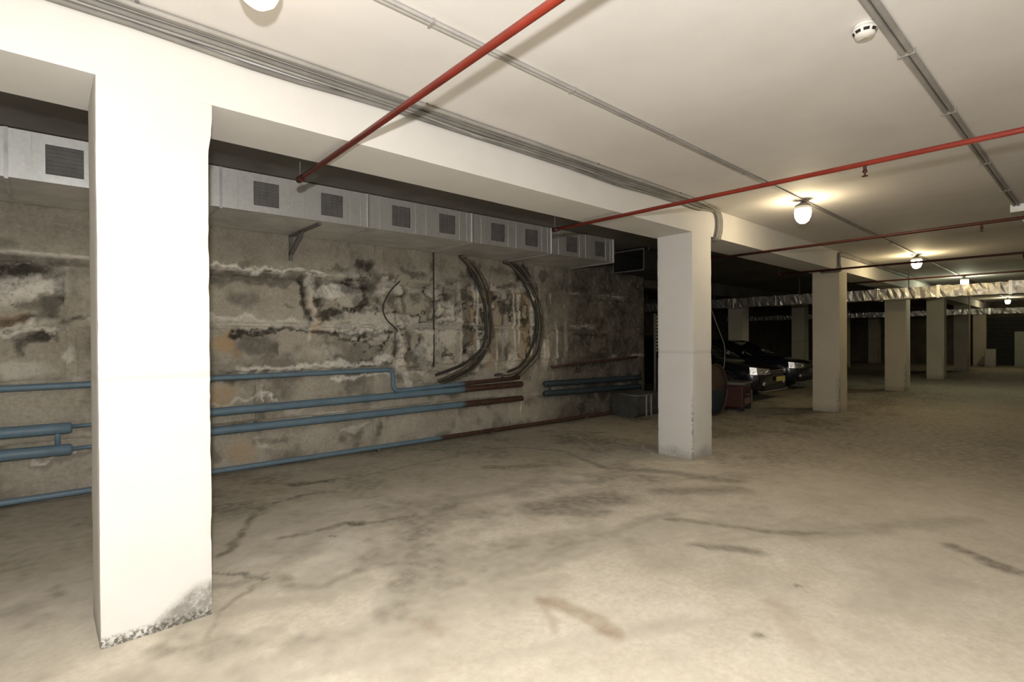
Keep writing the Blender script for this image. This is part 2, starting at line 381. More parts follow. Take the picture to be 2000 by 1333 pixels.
# ---- block wall: mortar bed (structure) with every block a child
COURSE = [0, .53, 1.10, 1.675, 2.27, 2.87, 3.146]
JOINTS = [[-1.6, .9, 3.31, 5.62, 8.0], [-.9, .45, 1.85, 4.2, 6.6, 7.9], [-1.2, .2, 1.24, 3.62, 5.0, 6.95, 8.2],
          [-1.5, .113, 2.41, 3.63, 4.62, 6.4, 7.6], [-.5, 1.3, 3.35, 4.2, 6.0, 8.1], [-1, 1.9, 4.4, 6.9]]
def field_wall(x, z):
    wx = x + 0.09*(fbm(x*4, z*4, 5)-0.5)*2; wz = z + 0.09*(fbm(x*4+30, z*4, 8)-0.5)*2
    wx = wx + 0.05*(fbm(x*14, z*14, 25)-0.5)*2; wz = wz + 0.05*(fbm(x*14+9, z*14, 28)-0.5)*2
    mould_and_shade = np.zeros_like(x); white = np.zeros_like(x); orange = np.zeros_like(x)
    def blob(arr, L):
        for (u, v, rx, rz, st) in L:
            cx, cz = on_wall(u, v)
            arr[:] = np.maximum(arr, st*(1-sstep(0.55, 1.15, np.hypot((wx-cx)/rx, (wz-cz)/rz))))
    def line(arr, L, jit=1.0):
        for px, w, st in L:
            d = polydist(wx, wz, [on_wall(*q) for q in px]); arr[:] = np.maximum(arr, st*(1-sstep(w*0.5, w*1.5, d)))
    blob(mould_and_shade, [(30,535,.22,.13,.95),(85,530,.16,.08,.9),(5,545,.1,.18,.9),(112,570,.05,.17,.95),(95,605,.1,.12,.7),(60,600,.14,.05,.5),
      (30,622,.2,.03,.8),(80,655,.15,.05,.9),(40,668,.04,.12,.8),(108,660,.03,.08,.8),
      (450,540,.22,.08,.55),(545,548,.35,.1,.6),(520,536,.25,.06,.6),(712,522,.2,.12,.95),(660,530,.25,.06,.6),(815,535,.25,.05,.7),(790,526,.12,.06,.6),
      (690,565,.34,.10,1.0),(560,600,.1,.03,.5),(820,690,.1,.12,.7),(860,700,.12,.1,.5),(915,660,.12,.3,.55),(1000,560,.3,.08,.7),(1060,540,.2,.15,.7),(640,612,.26,.08,.9),(625,575,.09,.13,.9),(705,595,.14,.13,.9),(730,582,.1,.1,.6),(597,600,.03,.22,.8),
      (500,672,.27,.16,.6),(480,665,.08,.12,.6),(535,680,.05,.1,.7),(720,680,.28,.16,.4),(770,670,.1,.14,.7),
      (812,580,.12,.09,.55),(868,582,.14,.1,.85),(900,570,.08,.1,.7),(764,578,.1,.1,.7),(800,700,.1,.1,.6),(900,735,.35,.05,.8),
      (930,540,.16,.2,.75),(905,540,.15,.05,.6),(1020,535,.22,.2,1.0),(925,530,.18,.2,.95),(1040,560,.06,.1,.9),(980,530,.3,.08,.6),  # black triangles above the loops are bracket shadows painted in
      (900,600,.2,.25,.35),(1010,590,.2,.12,.6),(1070,590,.1,.3,.6),(1100,600,.08,.3,.5),(1040,650,.1,.2,.7),(960,650,.12,.2,.5),
      (1150,600,.8,.5,.45),(1210,640,.7,.6,.5),(1230,560,.9,.4,.6),(830,640,.25,.02,.9),(735,840,.05,.2,.6),(590,535,.2,.04,.5)])
    line(mould_and_shade, [([(445,650),(530,647),(605,650),(690,655),(760,650)], .025, .95), ([(411,545),(500,545),(600,555),(760,553)], .045, .6),
      ([(760,570),(790,640)], .03, .6), ([(795,640),(840,635)], .03, .9), ([(860,635),(905,632)], .03, .9),
      ([(847,515),(847,720)], .014, .75), ([(1120,655),(1183,655),(1185,690)], .035, .95), ([(505,760),(508,815)], .05, .4),
      ([(411,706),(470,735)], .1, .3), ([(60,905),(170,890)], .03, .3), ([(500,860),(560,855)], .03, .4),
      ([(600,560),(597,640)], .03, .7), ([(0,622),(175,622)], .02, .7), ([(780,740),(860,735)], .05, .6), ([(592,545),(596,640)], .03, .95), ([(618,545),(620,625)], .03, .9),
      ([(772,655),(778,700)], .05, .9), ([(640,655),(650,700)], .03, .4), ([(411,715),(470,712)], .04, .3), ([(700,655),(705,690),(720,700)], .03, .4),
      ([(800,655),(800,700),(820,720)], .04, .6), ([(411,870),(420,900)], .05, .4), ([(835,560),(835,630)], .04, .5), ([(790,560),(790,635)], .03, .5)])
    blob(white, [(55,562,.28,.12,.75),(20,575,.2,.08,.6),(650,572,.22,.08,.85),(625,572,.1,.06,.7),(605,650,.05,.18,.5),
      (505,770,.035,.12,.8),(878,605,.14,.1,.6),(858,600,.1,.1,.5),(870,660,.3,.16,.45),(830,690,.22,.16,.5),(795,745,.06,.15,.5),(690,835,.2,.06,.4),
      (30,730,.25,.1,.35),(135,690,.05,.06,.6),(770,660,.1,.1,.3),(1000,700,.12,.22,.6),(985,660,.12,.2,.35),(940,690,.2,.2,.3),
      (640,690,.3,.1,.3),(1018,795,.02,.18,.7),(780,720,.1,.14,.6),(815,735,.15,.08,.55)])
    line(white, [([(411,517),(470,522),(530,528),(600,532),(640,540)], .018, .85), ([(411,622),(500,628),(600,634),(700,634),(800,637),(900,634)], .025, .6),
      ([(411,632),(480,637),(600,643),(740,640)], .035, .4), ([(470,725),(560,722),(640,715),(760,706)], .025, .8), ([(655,737),(760,733)], .025, .75),
      ([(560,800),(600,790)], .03, .3), ([(0,640),(100,630)], .018, .7), ([(0,655),(60,640),(130,648)], .014, .6), ([(60,900),(110,885),(150,890)], .014, .6),
      ([(505,760),(540,782)], .012, .8), ([(420,790),(520,770)], .02, .4), ([(740,700),(770,705)], .05, .6), ([(606,545),(606,640)], .035, .5), ([(783,655),(790,745)], .05, .6), ([(860,625),(900,625)], .03, .7), ([(640,640),(700,650),(760,640)], .02, .8), ([(800,640),(840,650),(900,645)], .03, .5), ([(500,855),(520,870)], .015, .4)])
    blob(orange, [(612,640,.1,.16,.85),(607,600,.06,.25,.6),(440,665,.12,.15,.7),(425,770,.2,.16,.5),(470,880,.2,.16,.4),(15,625,.15,.07,.6),
      (785,700,.08,.22,.7),(1015,600,.1,.3,.6),(940,580,.1,.2,.4),(460,690,.05,.06,.7),(600,820,.1,.06,.3),(960,700,.15,.2,.35)])
    # vertical run-off streaks
    st = fbm(x*16, z*0.9, 40)
    zone = sstep(4.3, 5.0, x)*(1-sstep(6.6, 7.2, x))*sstep(.9, 1.2, z)*(1-sstep(2.2, 2.45, z))
    white = np.maximum(white, zone*sstep(.58, .7, st)*0.75); mould_and_shade = np.maximum(mould_and_shade, zone*sstep(.60, .74, fbm(x*12, z*1.2, 55))*0.75)
    orange = np.maximum(orange, zone*sstep(.55, .7, fbm(x*9, z*0.8, 77))*0.5)
    # grime and short drips along the bed joints, with recess shade painted in
    for zj in COURSE[1:5]:
        dz = zj - z + 0.03*(fbm(x*6, z*6, 91)-0.5)
        drip = 0.04+0.30*fbm(x*9, x*0+zj*3, 101)**3
        env = sstep(.42, .60, fbm(x*1.4, x*0+zj*7, 111))
        mould_and_shade = np.maximum(mould_and_shade, 0.75*env*(1-sstep(drip*0.3, drip, np.abs(dz-0.02)))*(dz > -0.03))
        white = np.maximum(white, 0.55*sstep(.5, .7, fbm(x*2.1, x*0+zj*5, 121))*(1-sstep(0.01, 0.03, np.abs(dz+0.035))))
    # flaked skin: pale islands edged by dark pits
    fl1 = fbm(x*3.1, z*4.5, 161, 6); zone2 = sstep(1.0, 1.25, z)*(1-sstep(2.3, 2.5, z))*sstep(2.3, 3.0, x)*(1-sstep(6.2, 6.9, x))
    zone2 = np.maximum(zone2, sstep(1.75, 1.85, z)*(1-sstep(2.2, 2.35, z))*(1-sstep(0.0, 0.2, x)))
    white = np.maximum(white, zone2*0.34*sstep(.56, .61, fl1)); mould_and_shade = np.maximum(mould_and_shade, zone2*1.0*sstep(.50, .535, fl1)*(1-sstep(.545, .575, fl1)))
    mould_and_shade = np.maximum(mould_and_shade, zone2*0.8*sstep(.55, .63, fbm(x*4+70, z*5, 171, 6)))
    n = fbm(x*2.3, z*2.3, 131)
    mould_and_shade = np.maximum(mould_and_shade, sstep(.58, .76, n)*0.5)
    mould_and_shade = np.maximum(mould_and_shade, sstep(5.6, 7.6, x+0.8*(fbm(x*1.5, z*1.5, 141)-0.5))*(0.55+0.5*fbm(x*5, z*5, 151)))
    mould_and_shade = np.maximum(mould_and_shade, 0.35*sstep(2.25, 2.6, z))  # wall colour gets darker towards the top
    return np.clip(mould_and_shade, 0, 1), np.clip(white*1.15*(1-mould_and_shade*0.25), 0, 1), np.clip(orange, 0, 1)

def wall_mesh(name, x0, x1, z0, z1, mat, parent, front, step=.024, thick=.12, crumble=True, seed=0):
    nx = max(3, int((x1-x0)/step)+1); nz = max(3, int((z1-z0)/step)+1)
    xs = np.linspace(x0, x1, nx); zs = np.linspace(z0, z1, nz)
    X, Z = np.meshgrid(xs, zs)
    md, wt, og = field_wall(X.ravel(), Z.ravel()); md = md.reshape(X.shape); wt = wt.reshape(X.shape); og = og.reshape(X.shape)
    D = front + (fbm(X*5, Z*5, 61+seed)-0.5)*0.014 + (fbm(X*16, Z*16, 63)-0.5)*0.010
    if crumble:
        e = np.minimum(np.minimum(X-x0, x1-X), np.minimum(Z-z0, z1-Z))
        e = e - 0.035*np.clip(fbm(X*9, Z*9, 67)-0.35, 0, 1)
        D = D - 0.035*(1-sstep(0.0, 0.035, e))
        D = D - 0.045*md*sstep(.38, .62, fbm(X*6, Z*6, 69)) + 0.022*wt + 0.014*og
    Yf = YW + AW*X - D
    n = nx*nz
    v = np.stack([X.ravel(), Yf.ravel(), Z.ravel()], 1)
    i = np.arange(n).reshape(nz, nx)
    f = np.stack([i[:-1, :-1].ravel(), i[:-1, 1:].ravel(), i[1:, 1:].ravel(), i[1:, :-1].ravel()], 1).tolist()
    border = list(i[0, :]) + list(i[1:, -1]) + list(i[-1, -2::-1]) + list(i[-2:0:-1, 0])
    bv = []
    for q in border: bv.append((v[q, 0], YW + AW*v[q, 0] + thick, v[q, 2]))
    nb = len(border)
    for k in range(nb): f.append((int(border[k]), n+k, n+(k+1) % nb, int(border[(k+1) % nb])))
    f.append(tuple(n+k for k in range(nb)))
    me = bpy.data.meshes.new(name); me.from_pydata(v.tolist()+bv, [], f); me.update()
    col = np.zeros((n+nb, 3)); col[:n, 0] = md.ravel(); col[:n, 1] = wt.ravel(); col[:n, 2] = og.ravel()
    set_color_attr(me, 'stain_tone', col); me.materials.append(mat)
    me.polygons.foreach_set('use_smooth', [True]*(len(f)-nb-1)+[False]*(nb+1))
    o = bpy.data.objects.new(name, me); COL.objects.link(o); o.parent = parent
    return o
WXS = -1.65
wall_back = wall_mesh('wall_back', -3.2, XW_END, 0, 3.146, WALL, None, -0.012, step=.045, thick=.25, crumble=False)
tag(wall_back, 'mouldy grey wall of large concrete blocks behind the first columns', kind='structure')
_rng = random.Random(4)
for r in range(6):
    xs = [WXS]+[j for j in JOINTS[r] if WXS+.2 < j < XW_END-.2]+[XW_END]
    for k in range(len(xs)-1):
        g = .010
        wall_mesh('concrete_block', xs[k]+g, xs[k+1]-g, max(COURSE[r]+g, 0.003), COURSE[r+1]-g, WALL, wall_back, _rng.uniform(0.0, 0.018), step=.018, thick=-0.012+.03, seed=r*20+k)

# ------------------------------------------------------------------ beam and columns
def painted_box(name, x0, x1, y0, y1, z0, z1, mat, parent=None, step=.05, chip=0.010, seed=0, field=None, flare=None):
    """box of painted concrete with slightly worn edges and painted-on dirt masks"""
    def ax(a, b, s): return np.linspace(a, b, max(2, int(round((b-a)/s))+1))
    bm = bmesh.new()
    xs, ys, zs = ax(x0, x1, step), ax(y0, y1, step), ax(z0, z1, step)
    cache = {}
    def V(x, y, z):
        k = (round(x, 4), round(y, 4), round(z, 4))
        if k not in cache: cache[k] = bm.verts.new((x, y, z))
        return cache[k]
    def face(A, B, fn):
        for a0, a1 in zip(A[:-1], A[1:]):
            for b0, b1 in zip(B[:-1], B[1:]):
                bm.faces.new((V(*fn(a0, b0)), V(*fn(a1, b0)), V(*fn(a1, b1)), V(*fn(a0, b1))))
    face(xs, zs, lambda a, b: (a, y0, b)); face(xs, zs, lambda a, b: (a, y1, b))
    face(ys, zs, lambda a, b: (x0, a, b)); face(ys, zs, lambda a, b: (x1, a, b))
    face(xs, ys, lambda a, b: (a, b, z0)); face(xs, ys, lambda a, b: (a, b, z1))
    bmesh.ops.recalc_face_normals(bm, faces=bm.faces)
    me = bpy.data.meshes.new(name); bm.to_mesh(me); bm.free()
    co = np.empty(len(me.vertices)*3); me.vertices.foreach_get('co', co); co = co.reshape(-1, 3)
    x, y, z = co.T.copy()
    onx = (np.abs(x-x0) < 1e-4).astype(int)*-1 + (np.abs(x-x1) < 1e-4); ony = (np.abs(y-y0) < 1e-4).astype(int)*-1 + (np.abs(y-y1) < 1e-4)
    edge = (onx != 0) & (ony != 0)
    n = fbm((x+y)*3+seed, z*3, 21+seed); n2 = fbm((x+y)*9+seed, z*9, 23+seed)
    wob = (n-0.5)*0.005
    co[:, 0] += onx*wob; co[:, 1] += ony*wob
    ch = chip*(0.3+1.2*np.clip(n2-0.55, 0, 1))*edge
    co[:, 0] -= onx*ch; co[:, 1] -= ony*ch
    if flare: co[:, 0] += flare*(onx > 0)*sstep(z1-.30, z1-.12, z)
    me.vertices.foreach_set('co', co.ravel())
    d = np.zeros((len(x), 3))
    if field: d[:] = field(x, y, z, onx, ony)
    set_color_attr(me, 'stain_tone', d); me.materials.append(mat)
    me.polygons.foreach_set('use_smooth', [True]*len(me.polygons)); me.update()
    o = bpy.data.objects.new(name, me); COL.objects.link(o); o.parent = parent
    return auto_smooth(o, 50)

beam = painted_box('ceiling_beam', XMIN+.01, XEND-.01, Y0, Y0+BW, ZS, ZC+.05, PAINT, step=.13, chip=.012)
tag(beam, 'long white concrete beam running over the row of columns', 'beam')
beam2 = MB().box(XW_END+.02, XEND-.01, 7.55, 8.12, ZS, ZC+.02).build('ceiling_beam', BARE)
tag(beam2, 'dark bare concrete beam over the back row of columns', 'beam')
def col_field(first):
    def f(x, y, z, onx, ony):
        d = np.zeros((len(x), 3))
        base = 1-sstep(0.02, 0.16, z + 0.12*(fbm((x+y)*6, z*6, 33)-0.5))
        d[:, 0] = 0.55*base
        if first:
            fx = np.clip((x-X1)/CW, 0, 1)
            top = 0.03+0.16*sstep(.35, .85, fx) + 0.05*(fbm(x*14, z*14, 3)-0.5)
            fr = (ony < 0)
            d[:, 0] = np.where(fr, 0.85*(1-sstep(top-.04, top+.02, z)), d[:, 0])
            d[:, 1] = np.where(fr, 0.9*(1-sstep(0.03, 0.06, z)), 0)
        else:
            d[:, 1] = 0.8*(1-sstep(0.5, 0.9, z))*((onx < 0) & (ony < 0))
        d[:, 2] = 0.35*(1-sstep(.008, .02, np.abs(z-1.305)))
        return d
    return f
CLAB = {0: 'big white concrete column in the left foreground with a scuffed grey base',
        1: 'white concrete column in mid view with the grey cable curling above it',
        2: 'white concrete column directly right of the parked dark cars',
        3: 'fourth column of the main row, first one behind the nearer foil duct',
        4: 'fifth column of the main row, lit along one narrow edge',
        5: 'sixth column of the main row, topped by the farther foil duct',
        6: 'farthest column of the main row, before the end wall'}
for k in range(7):
    x = X1+k*BAY
    c = painted_box('concrete_column', x, x+CW, Y0+.001, Y0+CD, 0.0, ZS+.02, PAINT if k < 2 else PAINT2, step=.03 if k < 2 else .08, chip=.012, seed=k*3,
                    field=col_field(k == 0), flare=.02 if k == 0 else None)
    tag(c, CLAB[k], 'column', 'main row of columns')
R2 = {3: 'dim yellowish column behind the parked wagon, left one of the back row', 4: 'dim yellowish column behind the second car, next to the third main column',
      5: 'thin dark back row column seen between the third and fourth main columns', 6: 'farthest back row column beside the fourth main column'}
for k in (3, 4, 5, 6):
    x = X1+k*BAY
    c = painted_box('concrete_column', x, x+CW, 7.6, 8.09, 0.0, ZS+.01, PAINT2, step=.1, seed=k*5+1, field=col_field(False))
    tag(c, R2[k], 'column', 'back row of columns')

# ------------------------------------------------------------------ galvanised duct with square grilles
DX = [-1.65, -.2, 1.249, 2.725, 4.165, 5.615, 7.05]
VX = [-.62, .023, .69, 1.537, 2.196, 3.02, 3.66, 4.474, 5.09, 5.925, 6.585]; VW = .235; VZ0, VZ1 = 2.825, 3.06
DZ0, DZ1, DOFF = 2.76, 3.138, 1.0
duct = thing('ventilation_duct', 'galvanised rectangular air duct with square grilles along the block wall', 'duct', (0, 0, 0))
def fq(mb, x0, x1, z0, z1, off=DOFF):   # quad on the duct front plane
    mb.add([(x0, wy(x0, off), z0), (x1, wy(x1, off), z0), (x1, wy(x1, off), z1), (x0, wy(x0, off), z1)], [(0, 1, 2, 3)])
def fbox(mb, x0, x1, o0, o1, z0, z1):
    mb.hexa([(x0, wy(x0, o0), z0), (x1, wy(x1, o0), z0), (x1, wy(x1, o1), z0), (x0, wy(x0, o1), z0),
             (x0, wy(x0, o0), z1), (x1, wy(x1, o0), z1), (x1, wy(x1, o1), z1), (x0, wy(x0, o1), z1)])
for a, b in zip(DX[:-1], DX[1:]):
    mb = MB(); vs = [v for v in VX if a < v < b]
    fq(mb, a, b, DZ0, VZ0); fq(mb, a, b, VZ1, DZ1)
    cur = a
    for v in vs: fq(mb, cur, v, VZ0, VZ1); cur = v+VW
    fq(mb, cur, b, VZ0, VZ1)
    for z in (DZ0, DZ1): mb.add([(a, wy(a, DOFF), z), (b, wy(b, DOFF), z), (b, wy(b, .03), z), (a, wy(a, .03), z)], [(0, 1, 2, 3)])
    mb.add([(a, wy(a, .03), DZ0), (b, wy(b, .03), DZ0), (b, wy(b, .03), DZ1), (a, wy(a, .03), DZ1)], [(0, 1, 2, 3)])
    sec = mb.build('duct_section', GALV, duct)
    for q in (.10, .42, .52, .86, .94):      # folded creases, kept off the grille openings
        x = a+(b-a)*q
        if not any(v-.01 < x < v+VW+.01 for v in vs):
            rb = MB(); fbox(rb, x-.002, x+.002, DOFF+.004, DOFF-.002, DZ0+.004, DZ1-.02); rb.build('crease', GALV_EDGE, sec)
    fl_ = MB(); fbox(fl_, b-.012, b+.012, DOFF+.014, DOFF-.004, DZ0-.016, DZ1); fbox(fl_, b-.012, b+.012, DOFF, .04, DZ0-.016, DZ0)
    fl_.build('flange', GALV_EDGE, duct)
    for v in vs:
        gm = MB(); fbox(gm, v, v+VW, DOFF-.012, DOFF-.03, VZ0, VZ1)
        g_ = gm.build('grille', GRILLE, duct)
        sl = MB()
        for q in range(7):
            z = VZ0+.012+q*.033; fbox(sl, v+.004, v+VW-.004, DOFF-.002, DOFF-.012, z, z+.012)
        for q in range(1, 4):
            x = v+q*VW/4; fbox(sl, x-.002, x+.002, DOFF-.001, DOFF-.012, VZ0, VZ1)
        sl.build('louver', GRILLE, g_)
em = MB(); fbox(em, 7.045, 7.05, DOFF, .04, DZ0, DZ1); em.build('end_cap', GALV, duct)
for x in (2.22,):
    mb = MB()
    mb.hexa([(x-.02, wy(x, .0), 2.50), (x+.02, wy(x, .0), 2.50), (x+.02, wy(x, -.01), 2.54), (x-.02, wy(x, -.01), 2.54),
             (x-.02, wy(x, .42), 2.745), (x+.02, wy(x, .42), 2.745), (x+.02, wy(x, .36), 2.757), (x-.02, wy(x, .36), 2.757)])
    mb.box(x-.02, x+.02, wy(x, .03), wy(x, -.01), 2.46, 2.757); mb.box(x-.02, x+.02, wy(x, .9), wy(x, .0), 2.738, 2.757)
    mb.build('bracket', GRILLE, duct)
# open duct end further along
od = thing('open_duct_section', 'open-ended metal duct box, blackened for the shade inside, under the ceiling beyond the grilled duct', 'duct')
mb = MB(); x0, x1, ya, yb, za, zb = 8.0, 9.3, 5.30, 5.95, 2.73, 3.09
t = .004
mb.box(x0, x1, ya, yb, za, za+t); mb.box(x0, x1, ya, yb, zb-t, zb); mb.box(x0, x1, ya, ya+t, za, zb); mb.box(x0, x1, yb-t, yb, za, zb)
mb.build('shell', BLACK, od)  # black colour stands in for the shade inside the open duct
mb = MB().box(x1-.05, x1-.04, ya+t, yb-t, za+t, zb-t); mb.build('dark_backing', BLACK, od)  # added black sheet standing in for the dark depth of the duct
mb = MB(); e = .02
mb.box(x0-.012, x0, ya-e, yb+e, za-e, za+.002); mb.box(x0-.012, x0, ya-e, yb+e, zb-.002, zb+e); mb.box(x0-.012, x0, ya-e, ya+.002, za+.002, zb-.002); mb.box(x0-.012, x0, yb-.002, yb+e, za+.002, zb-.002)
mb.build('rim', GRILLE, od)
for xx in (8.2, 9.1):
    for yy in (5.32, 5.93): MB().box(xx-.01, xx+.01, yy-.01, yy+.01, zb-.002, ZC).build('hanger', GRILLE, od)

# ------------------------------------------------------------------ heating pipes on the block wall
def wp(x, z, off=.12): return (x, wy(x, off), z)
def straight(x0, x1, z0, z1, n=8, off=.12): return [wp(x0+(x1-x0)*i/n, z0+(z1-z0)*i/n, off) for i in range(n+1)]
def saddles(parent, xs, zf, r, off=.12, mat=None):
    for x in xs:
        MB().box(x-.012, x+.012, wy(x, off), wy(x, -.01), zf(x)-.012, zf(x)+.012).build('wall_saddle', mat or GRILLE, parent)
# upper pipe with a dog-leg
t = thing('heating_pipe', 'slim blue upper wall pipe that jogs down and runs on beside the cable loops', 'pipe')
pa = straight(-3.0, 3.40, 1.078, 1.092, 14)
pa += [wp(3.455, 1.085), wp(3.488, 1.055), wp(3.495, 1.00), wp(3.497, .90), wp(3.503, .845), wp(3.535, .808), wp(3.59, .800)]
pa += straight(3.7, 5.75, .800, .862, 6)
MB().tube(pa, .030, 12).build('pipe_run', BLUE_R, t, True)
saddles(t, (-1.0, .95, 2.6, 4.6), lambda x: 1.08 if x < 3.4 else .825, .03)
# registers: pairs of thick pipes
def register(name, label, x0, x1, za, zb, zc_, zd, r, mat, links, tails):
    t = thing(name, label, 'radiator pipe')
    for (z0, z1) in ((za, zb), (zc_, zd)):
        p_ = straight(x0, x1, z0, z1, 10); rr = [r]*len(p_)
        e0 = wp(x0-.02, z0); e1 = wp(x1+.02, z1)
        MB().tube([e0]+p_+[e1], [r*.72]+rr+[r*.72], 14).build('register_tube', mat, t, True)
    for x in links:
        MB().tube([wp(x, zc_), wp(x, za)], r*.42, 10).build('link', mat, t, True)
    for x_a, x_b, z in tails:
        MB().tube(straight(x_a, x_b, z, z, 3), .018, 10).build('tail_pipe', mat, t, True)
    for x in np.linspace(x0+.3, x1-.3, 4):
        f = (x-x0)/(x1-x0)
        for z in (za+(zb-za)*f, zc_+(zd-zc_)*f):
            MB().box(x-.012, x+.012, wy(x, .12), wy(x, -.01), z-.015, z+.015).build('wall_saddle', GRILLE, t)
    return t
register('pipe_register', 'pair of thick blue heating pipes with closed ends at the left edge', -2.9, .175, .715, .688, .535, .487, .052, BLUE, (.09, -2.7), ((.17, .80, .70), (.17, .80, .49)))
register('pipe_register', 'pair of thick blue heating pipes turning rusty at their right end', 1.0, 5.80, .715, .752, .512, .520, .046, BLUE_R, (1.12,), ((.86, 1.0, .715), (.86, 1.0, .512)))
register('pipe_register', 'pair of dark blue heating pipes further along the wall', 6.33, 9.0, .720, .690, .556, .512, .052, BLUE_D, (6.45, 8.8), ())
t = thing('floor_pipe', 'long low pipe at the foot of the wall, blue then rusty', 'pipe')
MB().tube(straight(-3.0, 8.6, .078, .060, 24, .11), .030, 12).build('pipe_run', BLUE_F, t, True)
for x in (-.8, .8, 3.28, 5.2, 7.4): MB().box(x-.015, x+.015, wy(x, .13), wy(x, .03), 0, .05).build('pipe_foot', GRILLE, t)
t = thing('valve_pipe', 'thin dark pipe with a valve above the dark blue pipe pair', 'pipe')
MB().tube(straight(6.5, 8.9, 1.00, 1.11, 8), .022, 10).build('pipe_run', RUSTP, t, True)
MB().tube([wp(7.15, 1.03), wp(7.15, .93)], .03, 10).lathe([(.0, .88), (.045, .88), (.045, .935), (0, .935)], (7.15, wy(7.15, .12), 0), 12).build('valve', DCABLE, t, True)
saddles(t, (6.6, 7.7, 8.8), lambda x: 1.0+(x-6.5)*.046, .02)

# ------------------------------------------------------------------ cable loops hanging on the wall
def smooth_path(pts, n=6):
    P = [np.array(p) for p in pts]; P = [2*P[0]-P[1]]+P+[2*P[-1]-P[-2]]; out = []
    for i in range(1, len(P)-2):
        for k in range(n):
            t = k/n; a, b, c, d = P[i-1], P[i], P[i+1], P[i+2]
            out.append(tuple(.5*((2*b)+(-a+c)*t+(2*a-5*b+4*c-d)*t*t+(-a+3*b-3*c+d)*t**3)))
    out.append(tuple(P[-2])); return out
loops = [('thick dark cable loop hanging on the wall left of its twin', [(4.72,2.74),(4.88,2.62),(5.08,2.35),(5.19,2.0),(5.20,1.62),(5.12,1.34),(4.84,1.08),(4.52,.95),(4.25,.885)]),
         ('thick dark cable loop hanging on the wall right of its twin', [(5.60,2.74),(5.78,2.66),(6.02,2.44),(6.18,2.18),(6.29,1.85),(6.30,1.60),(6.18,1.25),(5.95,1.02),(5.68,.89),(5.42,.87)])]
rg0 = random.Random(12)
for lab, pts in loops:
    t = thing('cable_loop', lab, 'cable', group='cable loops on the block wall')
    for q in range(4):
        dx = (q-1.5)*.034
        pp = smooth_path([(x+dx*1.3+rg0.uniform(-.03, .03), wy(x, .03+.018*(q % 2)), z-1.1*dx*(1 if z < 1.3 else 0)+rg0.uniform(-.025, .025)) for x, z in pts], 5)
        MB().tube(pp, (.022, .016, .024, .014)[q], 7).build('cable', (DCABLE, TAN, DCABLE, TAN)[q], t, True)
    for j in (2, 5):
        x, z = pts[j]; MB().box(x-.085, x+.085, wy(x, .07), wy(x, -.005), z-.012, z+.012).build('cable_clip', GRILLE, t)
w1 = MB().tube([(4.203, wy(4.203, .03), 2.76), (4.206, wy(4.2, .025), 2.0), (4.20, wy(4.2, .025), 1.1)], .011, 6).build('wall_wire', DCABLE, None, True)
tag(w1, 'thin straight dark wire running down the block wall', 'wire')
w2 = MB().tube(smooth_path([(3.66, wy(3.66, .03), 2.30), (3.52, wy(3.5, .03), 2.16), (3.41, wy(3.4, .03), 1.95), (3.45, wy(3.4, .03), 1.78), (3.60, wy(3.6, .03), 1.64), (3.62, wy(3.6, .03), 1.60)]), .010, 6).build('wall_wire', DCABLE, None, True)
tag(w2, 'thin dark wire bowed in an arc on the block wall', 'wire')
# rubble ledge of broken mortar under the loops
for n_, (x, z, s) in enumerate(((4.15, .93, .10), (4.4, .92, .06), (3.9, .95, .07), (5.55, .93, .10), (5.85, .98, .07))):
    bm = bmesh.new(); bmesh.ops.create_icosphere(bm, subdivisions=2, radius=s)
    rr = random.Random(n_)
    for v in bm.verts: v.co *= rr.uniform(.75, 1.2); v.co.x *= 1.7; v.co.y *= .5
    me = bpy.data.meshes.new('mortar_lump'); bm.to_mesh(me); bm.free(); me.materials.append(WALL)
    o = bpy.data.objects.new('mortar_lump', me); COL.objects.link(o); o.location = (x, wy(x, .01), z); o.parent = wall_back

# ------------------------------------------------------------------ red sprinkler pipes
def sprinkler_pipe(x, ya, yb, z, r, mat, label, heads, endtee=True):
    t = thing('sprinkler_pipe', label, 'pipe', group='red fire pipes')
    xa, xb = x if isinstance(x, tuple) else (x, x)
    def px(y): return xa+(xb-xa)*(y-ya)/(yb-ya)
    MB().tube([(xa, ya, z), (px((ya+yb)/2), (ya+yb)/2, z), (xb, yb, z)], r, 14).build('pipe_run', mat, t, True)
    if endtee:
        MB().tube([(xb, yb-.05, z), (xb, yb+.03, z)], r*1.35, 12).build('tee', DIMMED_RED, t, True)
        MB().tube([(xb, yb, z), (xb, yb, ZC)], .005, 8).build('riser', GRILLE, t, True)
    for y in heads:
        MB().tube([(px(y), y, z), (px(y), y, z-.05)], .011, 8).lathe([(0, -.05), (.016, -.05), (.016, -.062), (.006, -.066), (.006, -.085), (.02, -.088), (.02, -.091), (0, -.091)], (px(y), y, z), 10).build('sprinkler_head', DIMMED_RED, t, True)
    MB().tube([(px(ya+.4), ya+.4, z), (px(ya+.4), ya+.4, ZC)], .004, 6).build('hanger_rod', GRILLE, t, True)
sprinkler_pipe((1.215, 1.476), -5.5, 4.05, 2.738, .0185, RED, 'nearest red fire pipe crossing the ceiling to the left beam', (-1.9,))
sprinkler_pipe((4.45, 4.34), -5.5, 4.05, 2.738, .0185, RED, 'second red fire pipe, crossing in front of the middle column', (1.05,))
sprinkler_pipe((7.36, 7.83), -5.5, 4.05, 2.738, .0185, DIMMED_RED, 'third, dimmed red fire pipe, crossing beyond the first hanging lamp', (.75,))
sprinkler_pipe((11.1, 10.8), -5.5, 4.05, 2.738, .0185, DIMMED_RED, 'fourth, dimmed red fire pipe, touching the head of the third column', (.6,))
sprinkler_pipe(14.0, -5.5, 4.05, 2.738, .0185, DIMMED_RED, 'farthest dimmed red fire pipe, just before the nearer foil duct', ())
